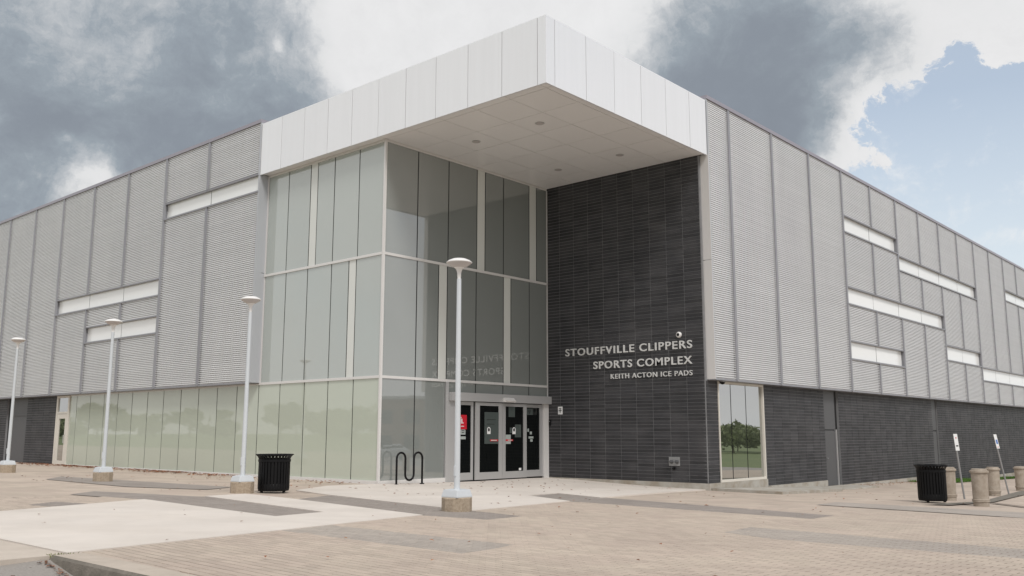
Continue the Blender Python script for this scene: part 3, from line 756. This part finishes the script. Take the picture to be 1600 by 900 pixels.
# concrete apron and step outside the right-hand wall
ap = MB().prism(ccw([(-.20, 7.30), (1.95, 7.02), (1.25, 12.6), (.75, 14.0), (-.20, 14.0)]), lambda x, y: GZ(x, y) - .1, lambda x, y: GZ(x, y) + .055)
tag(ap.build('concrete_apron', 'concrete'), kind='structure')
st = MB().prism(ccw([(-.20, 14.01), (.80, 14.01), (.95, 16.62), (-.20, 16.62)]), lambda x, y: -1.1, lambda x, y: -.80)
tag(st.build('door_step', 'concrete', bevel=.015), kind='structure')

# ------------------------------------------------------------------ lettering on the wall
sign = thing('wall_lettering', 'three lines of raised silver capital letters on the charcoal brick wall', 'sign', (-2.9, DW - .03, 2.9))
def lettering(txt, x0, x1, z0, z1, off):
    cu_ = bpy.data.curves.new('t', 'FONT'); cu_.body = txt; cu_.extrude = .05; cu_.offset = off; cu_.resolution_u = 4; cu_.space_character = 1.17; cu_.space_word = .95
    ob = bpy.data.objects.new('t', cu_); COL.objects.link(ob)
    dg = bpy.context.evaluated_depsgraph_get(); me = bpy.data.meshes.new_from_object(ob.evaluated_get(dg))
    bpy.data.objects.remove(ob)
    V = np.array([v.co[:] for v in me.vertices]); P = [list(p.vertices) for p in me.polygons]
    lo, hi = V.min(0), V.max(0)
    V[:, 0] = x0 + (V[:, 0] - lo[0]) / (hi[0] - lo[0]) * (x1 - x0)
    V[:, 1] = z0 + (V[:, 1] - lo[1]) / (hi[1] - lo[1]) * (z1 - z0)
    # weld, then split into islands: one mesh per letter
    key = {}; rep = []
    for v in V: rep.append(key.setdefault(tuple(np.round(v, 4)), len(key)))
    par = list(range(len(key)))
    def fd(a):
        while par[a] != a: par[a] = par[par[a]]; a = par[a]
        return a
    for p in P:
        for a in p[1:]: par[fd(rep[a])] = fd(rep[p[0]])
    gr = {}
    for p in P: gr.setdefault(fd(rep[p[0]]), []).append(p)
    lowp = lambda ps: min(V[a][0] for p in ps for a in p)
    for ps in sorted(gr.values(), key=lowp):
        b = MB(); ids = {}
        for p in ps:
            f_ = []
            for a in p:
                if a not in ids:
                    ids[a] = len(b.v); x, y, z = V[a]
                    b.v.append((x + 2.9, .015 - (z + .05) * .32 / 1.0, y - 2.9))
                f_.append(ids[a])
            b.f.append(f_)
        b.build('letter', 'letter', sign)
    bpy.data.meshes.remove(me)
lettering('STOUFFVILLE CLIPPERS', -5.135, -.620, 3.320, 3.550, .012)
lettering('SPORTS COMPLEX', -4.058, -.632, 2.877, 3.106, .012)
lettering('KEITH ACTON ICE PADS', -3.42, -.636, 2.556, 2.701, .004)

# ------------------------------------------------------------------ small things fixed to the walls
c = thing('security_camera', 'small white round camera above the last letters of the wall sign', 'camera', (-1.035, DW - .015, 3.72))
b = MB(); b.lathe([(.085, 0), (.085, .04), (.06, .075)], 20); o = b.build('camera_body', 'lamp_head', c, smooth=True); o.rotation_euler = (math.pi / 2, 0, 0)
b = MB(); b.lathe([(.045, .076), (.03, .095), (.0005, .10)], 16); o = b.build('camera_lens', 'bin', c, smooth=True); o.rotation_euler = (math.pi / 2, 0, 0)
c = thing('security_camera', 'dark dome camera under the cladding above the three-pane window', 'camera', (RX + .1, 7.99, 2.41))
MB().lathe([(.09, -.03), (.09, .0)], 18).build('camera_mount', 'galv', c, smooth=True); MB().lathe([(.004, -.10), (.05, -.085), (.07, -.05), (.072, -.03)], 18).build('camera_dome', 'bin', c, smooth=True)
c = thing('push_button_sign', 'small white square sign with a black symbol on brick right of the doors', 'sign', (-5.37, DW - .02, 1.648))
MB().box(-.09, .09, -.008, 0, -.12, .12).build('sign_plate', 'white', c, bevel=.004)
b = MB()
for x0, x1, z0, z1 in ((-.05, .05, .055, .072), (-.06, .06, .0, .02), (-.012, .012, -.075, .055), (-.05, .05, -.022, -.012)): b.box(x0, x1, -.011, -.0085, z0, z1)
b.build('sign_symbol', 'blackp', c)
c = thing('hose_connection', 'galvanised plate with two capped hose outlets low on the brick wall', 'hose connection', (-1.29, DW - .016, .17))
MB().box(-.185, .175, -.02, 0, -.125, .125).build('back_plate', 'galv', c, bevel=.004)
for x in (-.085, .085):
    o = MB().lathe([(.05, 0), (.05, .05), (.038, .055), (.038, .085), (.012, .09), (.012, .11)], 14).build('outlet_cap', 'steel_door', c, smooth=True); o.location = (x, -.02, -.01); o.rotation_euler = (math.pi / 2, 0, 0)
o = MB().lathe([(.035, 0), (.035, .06), (.02, .065)], 12).build('drain_cap', 'bin', c, smooth=True); o.location = (-.02, 0, -.195); o.rotation_euler = (math.pi / 2, 0, 0)
c = thing('door_buzzer', 'small black door buzzer on the brick beside the door jamb', 'buzzer', (-5.78, DW - .016, 1.28))
MB().box(-.035, .035, -.035, 0, -.09, .09).build('buzzer_box', 'bin', c, bevel=.006); MB().box(-.015, .015, -.039, -.036, .02, .05).build('buzzer_button', 'galv', c)
c = thing('door_sensor', 'grey motion sensor hood hanging on the header over the sliding doors', 'sensor', (GXX + .171, 5.17, 1.92))
b = MB(); b.v = [(0, -.23, .07), (0, .23, .07), (.13, .21, -.03), (.13, -.21, -.03), (0, -.23, -.05), (0, .23, -.05), (.10, .19, -.07), (.10, -.19, -.07)]
b.f = [[0, 1, 2, 3][::-1], [4, 5, 6, 7], [0, 3, 7, 4], [1, 5, 6, 2], [3, 2, 6, 7], [0, 4, 5, 1]]
b.build('sensor_hood', 'alu_pale', c, fix=True); MB().box(.02, .09, -.15, .15, -.085, -.072).build('sensor_lens', 'bin', c)

# ------------------------------------------------------------------ street lamps
LAMPS = [(2.435, -5.19, 'nearest street lamp, pale pole on a concrete footing before the glass doors'),
         (-3.707, -5.03, 'street lamp beside the black bin left of the glass tower'),
         (-9.672, -5.07, 'street lamp in front of the low glazing below the strip windows'),
         (-16.331, -4.81, 'farthest street lamp, in front of the grey steel door at far left')]
lp = thing('street_lamp', LAMPS[0][2], 'street lamp', (LAMPS[0][0], LAMPS[0][1], GZ(LAMPS[0][0], LAMPS[0][1])), .0, 'pale street lamps along the plaza')
HL = 3.92
MB().lathe([(.225, -.12), (.232, -.02), (.232, .195), (.222, .208)], 10, a0=.2).build('footing', 'footing', lp, bevel=.01)
b = MB(); h = .205; n = 4
b.lathe([(.238, h), (.238, h + .02), (.205, h + .115), (.10, h + .128)], 4, a0=math.pi / 4); b.build('base_cover', 'lamp', lp, bevel=.006)
b = MB()
for k in range(4):
    a = math.pi / 4 + k * math.pi / 2; b.lathe([(.012, h + .02), (.012, h + .05)], 6, (.21 * math.cos(a), .21 * math.sin(a)))
b.build('anchor_bolts', 'galv', lp)
MB().lathe([(.048, h + .12), (.036, HL - .33)], 12).build('pole', 'lamp', lp, smooth=True)
MB().box(-.022, .022, -.058, -.03, .52, .68).build('hand_hole_cover', 'lamp', lp, bevel=.006)
MB().lathe([(.030, HL - .335), (.026, HL - .31), (.030, HL - .29), (.031, HL - .24), (.040, HL - .20), (.058, HL - .165), (.085, HL - .148)], 16).build('neck', 'lamp_head', lp, smooth=True)
MB().lathe([(.08, HL - .150), (.13, HL - .128), (.175, HL - .10), (.196, HL - .075)], 28).build('lens_bowl', 'lens', lp, smooth=True)
MB().lathe([(.197, HL - .078), (.206, HL - .072), (.206, HL - .064), (.17, HL - .035), (.11, HL - .010), (.05, HL - .001), (.002, HL)], 32).build('lamp_dome', 'lamp_head', lp, smooth=True, ang=50)
for x, y, lb in LAMPS[1:]: dup(lp, (x, y, GZ(x, y)), R.uniform(-.08, .08), lb)

# ------------------------------------------------------------------ litter bins
def make_bin(x, y, rr, hh, label):
    c = thing('litter_bin', label, 'litter bin', (x, y, GZ(x, y) + .0), R.uniform(0, 1), 'black slatted litter bins')
    MB().lathe([(rr * .90, .03), (rr * .92, .06), (rr * .92, .16), (rr * .90, .17)], 32).build('base_ring', 'bin', c, smooth=True)
    for k in range(3):
        a = k * 2.1; MB().lathe([(.03, .0), (.03, .04)], 8, (rr * .75 * math.cos(a), rr * .75 * math.sin(a))).build('foot', 'bin', c)
    MB().lathe([(rr * .80, .06), (rr * .84, hh * .9), (rr * .78, hh * .9), (rr * .74, .09)], 32).build('liner', 'bin', c, smooth=True)
    n = 30; t = 2 * math.pi / n
    sl = MB(); r0 = rr * .93; w = r0 * t * .34
    P = [(r0, .07), (r0, hh * .87), (r0 + .02, hh * .93), (rr * 1.12, hh * .985)]
    for (a0, z0), (a1, z1) in zip(P, P[1:]):
        i = len(sl.v)
        sl.v += [(a0, -w, z0), (a0, w, z0), (a0 - .008, w, z0), (a0 - .008, -w, z0), (a1, -w, z1), (a1, w, z1), (a1 - .008, w, z1 - .002), (a1 - .008, -w, z1 - .002)]
        for f_ in ((0, 1, 5, 4), (1, 2, 6, 5), (2, 3, 7, 6), (3, 0, 4, 7)): sl.f.append([i + q_ for q_ in f_])
    me = sl.mesh('slat', 'bin')
    for k in range(n): place(me, 'slat', c, (0, 0, 0), k * t)
    MB().lathe([(rr * .96, hh * .80), (rr * .965, hh * .80), (rr * .965, hh * .86), (rr * .96, hh * .86)], 32).build('upper_band', 'bin', c, smooth=True)
    rp_ = [(rr * 1.10 * math.cos(a), rr * 1.10 * math.sin(a), hh * .985) for a in [2 * math.pi * k / 40 for k in range(41)]]
    MB().tube(rp_, .012, 6).build('top_rim', 'bin', c, smooth=True)
    MB().lathe([(rr * .93, hh * .955), (rr * .80, hh * .985), (rr * .42, hh * .99), (rr * .42, hh * .97), (rr * .8, hh * .94)], 32).build('lid_ring', 'bin', c, smooth=True)
    return c
make_bin(-3.52, -4.43, .335, .755, 'black slatted litter bin beside the street lamp at the foot of the glass tower')
make_bin(5.92, 6.0, .315, .80, 'black slatted litter bin beside the stone bollards at right')

# ------------------------------------------------------------------ bike rack
bx, by = -5.28, .40
c = thing('bike_rack', 'black steel tube bike rack with two loops before the glass', 'bike rack', (bx, by, GZ(bx, by)))
hh, st_ = .80, .295; pth = [(0, 0, .0)]; r_ = st_ / 2
def arc(cy, cz, a0, a1): return [(0, cy + r_ * math.cos(math.radians(a)), cz + r_ * math.sin(math.radians(a))) for a in np.linspace(a0, a1, 9)]
pth += arc(r_, hh - r_, 180, 0) + arc(3 * r_, .10 + r_, 180, 360) + arc(5 * r_, hh - r_, 180, 0) + [(0, 6 * r_, -.02)]
MB().tube(pth, .027, 12).build('wave_tube', 'bin', c, smooth=True, ang=60)
for y in (0, 6 * r_): MB().lathe([(.06, -.02), (.06, .012)], 14, (0, y)).build('foot_plate', 'bin', c)

# ------------------------------------------------------------------ stone bollards and parking signs
BOLL = [(5.82, 7.53, 'stone bollard half hidden behind the black bin at right'), (7.04, 5.43, 'nearest stone bollard, standing between the two parking signs'),
        (5.71, 11.8, 'stone bollard behind the nearest one, beside the second parking sign'), (5.09, 17.41, 'stone bollard cut off by the right edge of the picture')]
bo = thing('bollard', BOLL[1][2], 'bollard', (*BOLL[1][:2], GZ(*BOLL[1][:2])), 0, 'round cast stone bollards')
MB().lathe([(.150, -.1), (.150, .075), (.168, .08), (.168, .098), (.158, .103), (.168, .108), (.168, .125), (.15, .132), (.152, .30), (.158, .655)], 28).build('shaft', 'bollard', bo, smooth=True)
MB().lathe([(.160, .655), (.182, .662), (.184, .695), (.175, .705), (.150, .71), (.148, .735), (.13, .742)], 28).build('cap', 'bollard', bo, smooth=True)
for k, t in enumerate(BOLL):
    if k != 1: dup(bo, (t[0], t[1], GZ(t[0], t[1])), R.uniform(0, 6), t[2])
def parking_sign(x, y, lean, h, label, blue):
    c = thing('parking_sign', label, 'sign', (x, y, GZ(x, y)), 0, 'leaning parking signs')
    tilt = bpy.data.objects  # posts lean away from the parking side
    lx, ly = -math.sin(lean) * .78, -math.sin(lean) * .62
    P = lambda t: (lx * t, ly * t, t * math.cos(lean))
    MB().tube([P(-.05), P(h)], .022, 8).build('post', 'galv', c, smooth=True)
    z1 = h * math.cos(lean) + .02; z0 = z1 - .40
    def plate(name, mt, y0, y1, z0, z1, d):
        b = MB(); n = []
        for yy, zz in ((y0, z0), (y1, z0), (y1, z1), (y0, z1)):
            n.append((lx * zz / math.cos(lean) + d, ly * zz / math.cos(lean) + yy, zz))
        i = len(b.v); b.v += n + [(a + .004, q_, w) for a, q_, w in n]
        b.f += [[0, 3, 2, 1], [4, 5, 6, 7], [0, 1, 5, 4], [1, 2, 6, 5], [2, 3, 7, 6], [3, 0, 4, 7]]
        return b.build(name, mt, c)
    plate('sign_plate', 'white', -.15, .15, z0, z1, .026)
    if blue: plate('blue_symbol', 'blue', -.08, .08, z0 + .13, z0 + .25, .031); plate('red_lettering', 'red', -.07, .07, z0 + .035, z0 + .05, .031)
    else: plate('red_ring', 'red', -.035, .035, z0 + .29, z0 + .32, .031); plate('black_lettering', 'blackp', -.09, .09, z0 + .1, z0 + .13, .031)
    return c
parking_sign(5.82, 8.68, .09, 1.52, 'thin white parking sign leaning on a grey post right of the bin', False)
parking_sign(5.56, 13.87, .17, 1.66, 'white parking sign with a blue symbol leaning on a grey post', True)

# ------------------------------------------------------------------ grass strip, fallen leaves, weeds
gs = [(-.20, 22.9), (1.38, 22.9), (.95, 30), (.35, 38), (-.05, 44), (-.2, 50)]
sheet('lawn_strip', gs, .004, 'earth', .5)
b = MB()
for _ in range(9000):
    y = R.uniform(22.9, 46); x = R.uniform(-.2, 1.4)
    if not inside((x, y), gs): continue
    a = R.uniform(0, 6.28); h = R.uniform(.04, .12); w = .012; z = GZ(x, y)
    b.v += [(x - w * math.cos(a), y - w * math.sin(a), z), (x + w * math.cos(a), y + w * math.sin(a), z), (x + R.uniform(-.04, .04), y + R.uniform(-.04, .04), z + h)]; k = len(b.v); b.f.append([k - 3, k - 2, k - 1])
tag(b.build('grass', 'grass'), kind='stuff')
lf = MB()
def add_leaf(x, y, z, s):
    a = R.uniform(0, 6.28); t = R.uniform(-.5, .5); u = R.uniform(-.4, .4); cu2 = R.uniform(.1, .5)
    ax = Vector((math.cos(a), math.sin(a), t * .5)); bx_ = Vector((-math.sin(a), math.cos(a), u * .5)); o = Vector((x, y, z + .012))
    pts = [o - ax * s, o - bx_ * s * .55 + Vector((0, 0, cu2 * s * .6)), o + ax * s, o + bx_ * s * .55 + Vector((0, 0, cu2 * s * .6))]
    i = len(lf.v); lf.v += [tuple(p) for p in pts]; lf.f += [[i, i + 1, i + 2], [i, i + 2, i + 3]]
for _ in range(3000):                                  # drift along the glazing
    x = R.uniform(-27, -6.2); cl_ = .5 + .5 * math.sin(x * 1.7) * math.sin(x * .6 + 1)
    if R.random() > .15 + .85 * cl_: continue
    if x > -12 and R.random() < .75: continue
    y = .2 - abs(R.gauss(0, .55 if x < -12 else .8)); add_leaf(x, y, GZ(x, y), R.uniform(.03, .065))
for _ in range(150):
    x, y = R.uniform(-30, -24), R.uniform(-1.2, .15); add_leaf(x, y, GZ(x, y), R.uniform(.03, .06))
for _ in range(95):
    x, y = R.uniform(-5.6, -.5), R.uniform(-3.0, 6.8); add_leaf(x, y, GZ(x, y) + .01, R.uniform(.025, .05))
for _ in range(70):
    x, y = R.uniform(-.5, 7), R.uniform(-4, 12); add_leaf(x, y, GZ(x, y) + .004, R.uniform(.025, .045))
for _ in range(45):
    x, y = R.uniform(-2, 9), R.uniform(-11, -4); add_leaf(x, y, GZ(x, y) + .012, R.uniform(.016, .03))
for _ in range(60):
    x, y = R.uniform(-14, -4), R.uniform(-7, -1); add_leaf(x, y, GZ(x, y), R.uniform(.025, .045))
for _ in range(120):
    y = R.uniform(16.7, 24); x = -.1 + abs(R.gauss(0, .35)); add_leaf(x, y, GZ(x, y), R.uniform(.03, .05))
for _ in range(70):
    x = 4.55 + abs(R.gauss(0, .5)); y = -12.06 - abs(R.gauss(0, .03)); add_leaf(x, y, GZ(x, y) - .015 - .14 * max(0, min(1, (x - 4.4) / .85)), R.uniform(.010, .022))
for _ in range(8):
    x, y = R.uniform(4.4, 5.4), R.uniform(-12.9, -12.3); add_leaf(x, y, GZ(x, y) - .03, R.uniform(.015, .025))
tag(lf.build('fallen_leaves', 'leaf'), kind='stuff')
b = MB()
for _ in range(260):
    if R.random() < .6: x, y = R.uniform(2.9, 4.5), -12.43 + R.gauss(0, .012)
    else: x, y = 4.44 + R.gauss(0, .04), -11.9 + R.gauss(0, .05)
    a = R.uniform(0, 6.28); h = R.uniform(.008, .03); w = .008; z = GZ(x, y) - .012
    b.v += [(x - w * math.cos(a), y - w * math.sin(a), z), (x + w * math.cos(a), y + w * math.sin(a), z), (x + R.uniform(-.02, .02), y + R.uniform(-.02, .02), z + h)]; k = len(b.v); b.f.append([k - 3, k - 2, k - 1])
tag(b.build('weeds', 'weed'), kind='stuff')

# ------------------------------------------------------------------ what the glass mirrors: trees, a brick block and a parked car beyond the photographer
def tree_row(spots, name):
    fo, tr = MB(), MB()
    for x, y, h, r in spots:
        z = GZ(x, y) - .3
        tr.tube([(x, y, z), (x + R.uniform(-.3, .3), y, z + h * .35), (x + R.uniform(-.5, .5), y + R.uniform(-.5, .5), z + h * .75)], [h * .03, h * .02, h * .006], 7)
        lobes = [(R.uniform(-.6, .6) * r, R.uniform(-.6, .6) * r, z + h * R.uniform(.35, .72), r * R.uniform(.35, .6)) for _ in range(9)]
        for _ in range(1300):
            q_ = R.choice(lobes); d = Vector((R.gauss(0, 1), R.gauss(0, 1), R.gauss(0, .8))).normalized() * q_[3] * R.uniform(.5, 1.05); d.z *= .62
            p = Vector((x + q_[0], y + q_[1], q_[2])) + d; s_ = R.uniform(.25, .6)
            u_ = Vector((R.gauss(0, 1), R.gauss(0, 1), R.gauss(0, 1))).normalized(); v_ = u_.cross(Vector((R.gauss(0, 1), R.gauss(0, 1), R.gauss(0, 1)))).normalized()
            i = len(fo.v); fo.v += [tuple(p - u_ * s_), tuple(p - v_ * s_ * .6), tuple(p + u_ * s_), tuple(p + v_ * s_ * .6)]; fo.f.append([i, i + 1, i + 2, i + 3])
    o = tag(fo.build(name, 'foliage'), kind='stuff'); tag(tr.build('trunks', 'bark', o), kind='stuff')
tree_row([(-80 - 4.5 * k + R.uniform(-3, 3), -75 - R.uniform(0, 35) + k * 1.0, R.uniform(2.2, 8.5), R.uniform(2.0, 5.5)) for k in range(30)] +
         [(22 + 5 * k + R.uniform(-2, 2), 150 + R.uniform(-12, 12) - k * 2, R.uniform(3.5, 7.0), R.uniform(3.5, 6)) for k in range(22)] +
         [(-25 + 9 * k, -95 - R.uniform(0, 12), R.uniform(4, 8), R.uniform(3, 5)) for k in range(6)], 'distant_trees')
blk = thing('brick_block', 'reddish brick block seen mirrored in the corner glass of the tower', 'building', (62, 66, GZ(62, 66) - .3), math.radians(-45))
MB().box(-16, 16, 0, 10, 0, 7.5).build('wall', 'redbrick', blk)
for k in range(8):
    for z in (1.2, 4.4): MB().box(-14.5 + 3.8 * k, -12.6 + 3.8 * k, -.06, .02, z, z + 1.7).build('window', 'milk' if k % 3 == 0 else 'dark_glass', blk)
MB().box(-16.2, 16.2, -.2, 10.2, 7.5, 7.9).build('parapet', 'alu', blk)
car = thing('parked_car', 'silver hatchback seen only as a mirror image in the corner glass', 'car', (41.5, 42, GZ(41.5, 42) - .14), math.radians(128))
prof = [(-2.1, .35), (-2.15, .75), (-1.95, .95), (-1.2, 1.02), (-.55, 1.46), (1.1, 1.5), (1.85, 1.0), (2.1, .9), (2.12, .4)]
b = MB(); n = len(prof)
for y, k in ((-.86, 1), (.86, 1)): b.v += [(x, y * (1 if z < 1.03 else .82), z) for x, z in prof]
b.f += [list(range(n))[::-1], [n + i for i in range(n)]] + [[i, (i + 1) % n, n + (i + 1) % n, n + i] for i in range(n)]
b.build('body', 'car', car, fix=True, bevel=.06)
b = MB()
for y in (-.79, .79): b.box(-.85, 1.35, y - .03, y + .03, 1.04, 1.38)
b.build('side_glass', 'dark_glass', car)
for x in (-1.35, 1.35):
    for y in (-.8, .8):
        o = MB().lathe([(.12, -.1), (.31, -.1), (.33, -.08), (.33, .08), (.31, .1), (.12, .1)], 20).build('wheel', 'rubber', car); o.location = (x, y, .33); o.rotation_euler = (math.pi / 2, 0, 0)
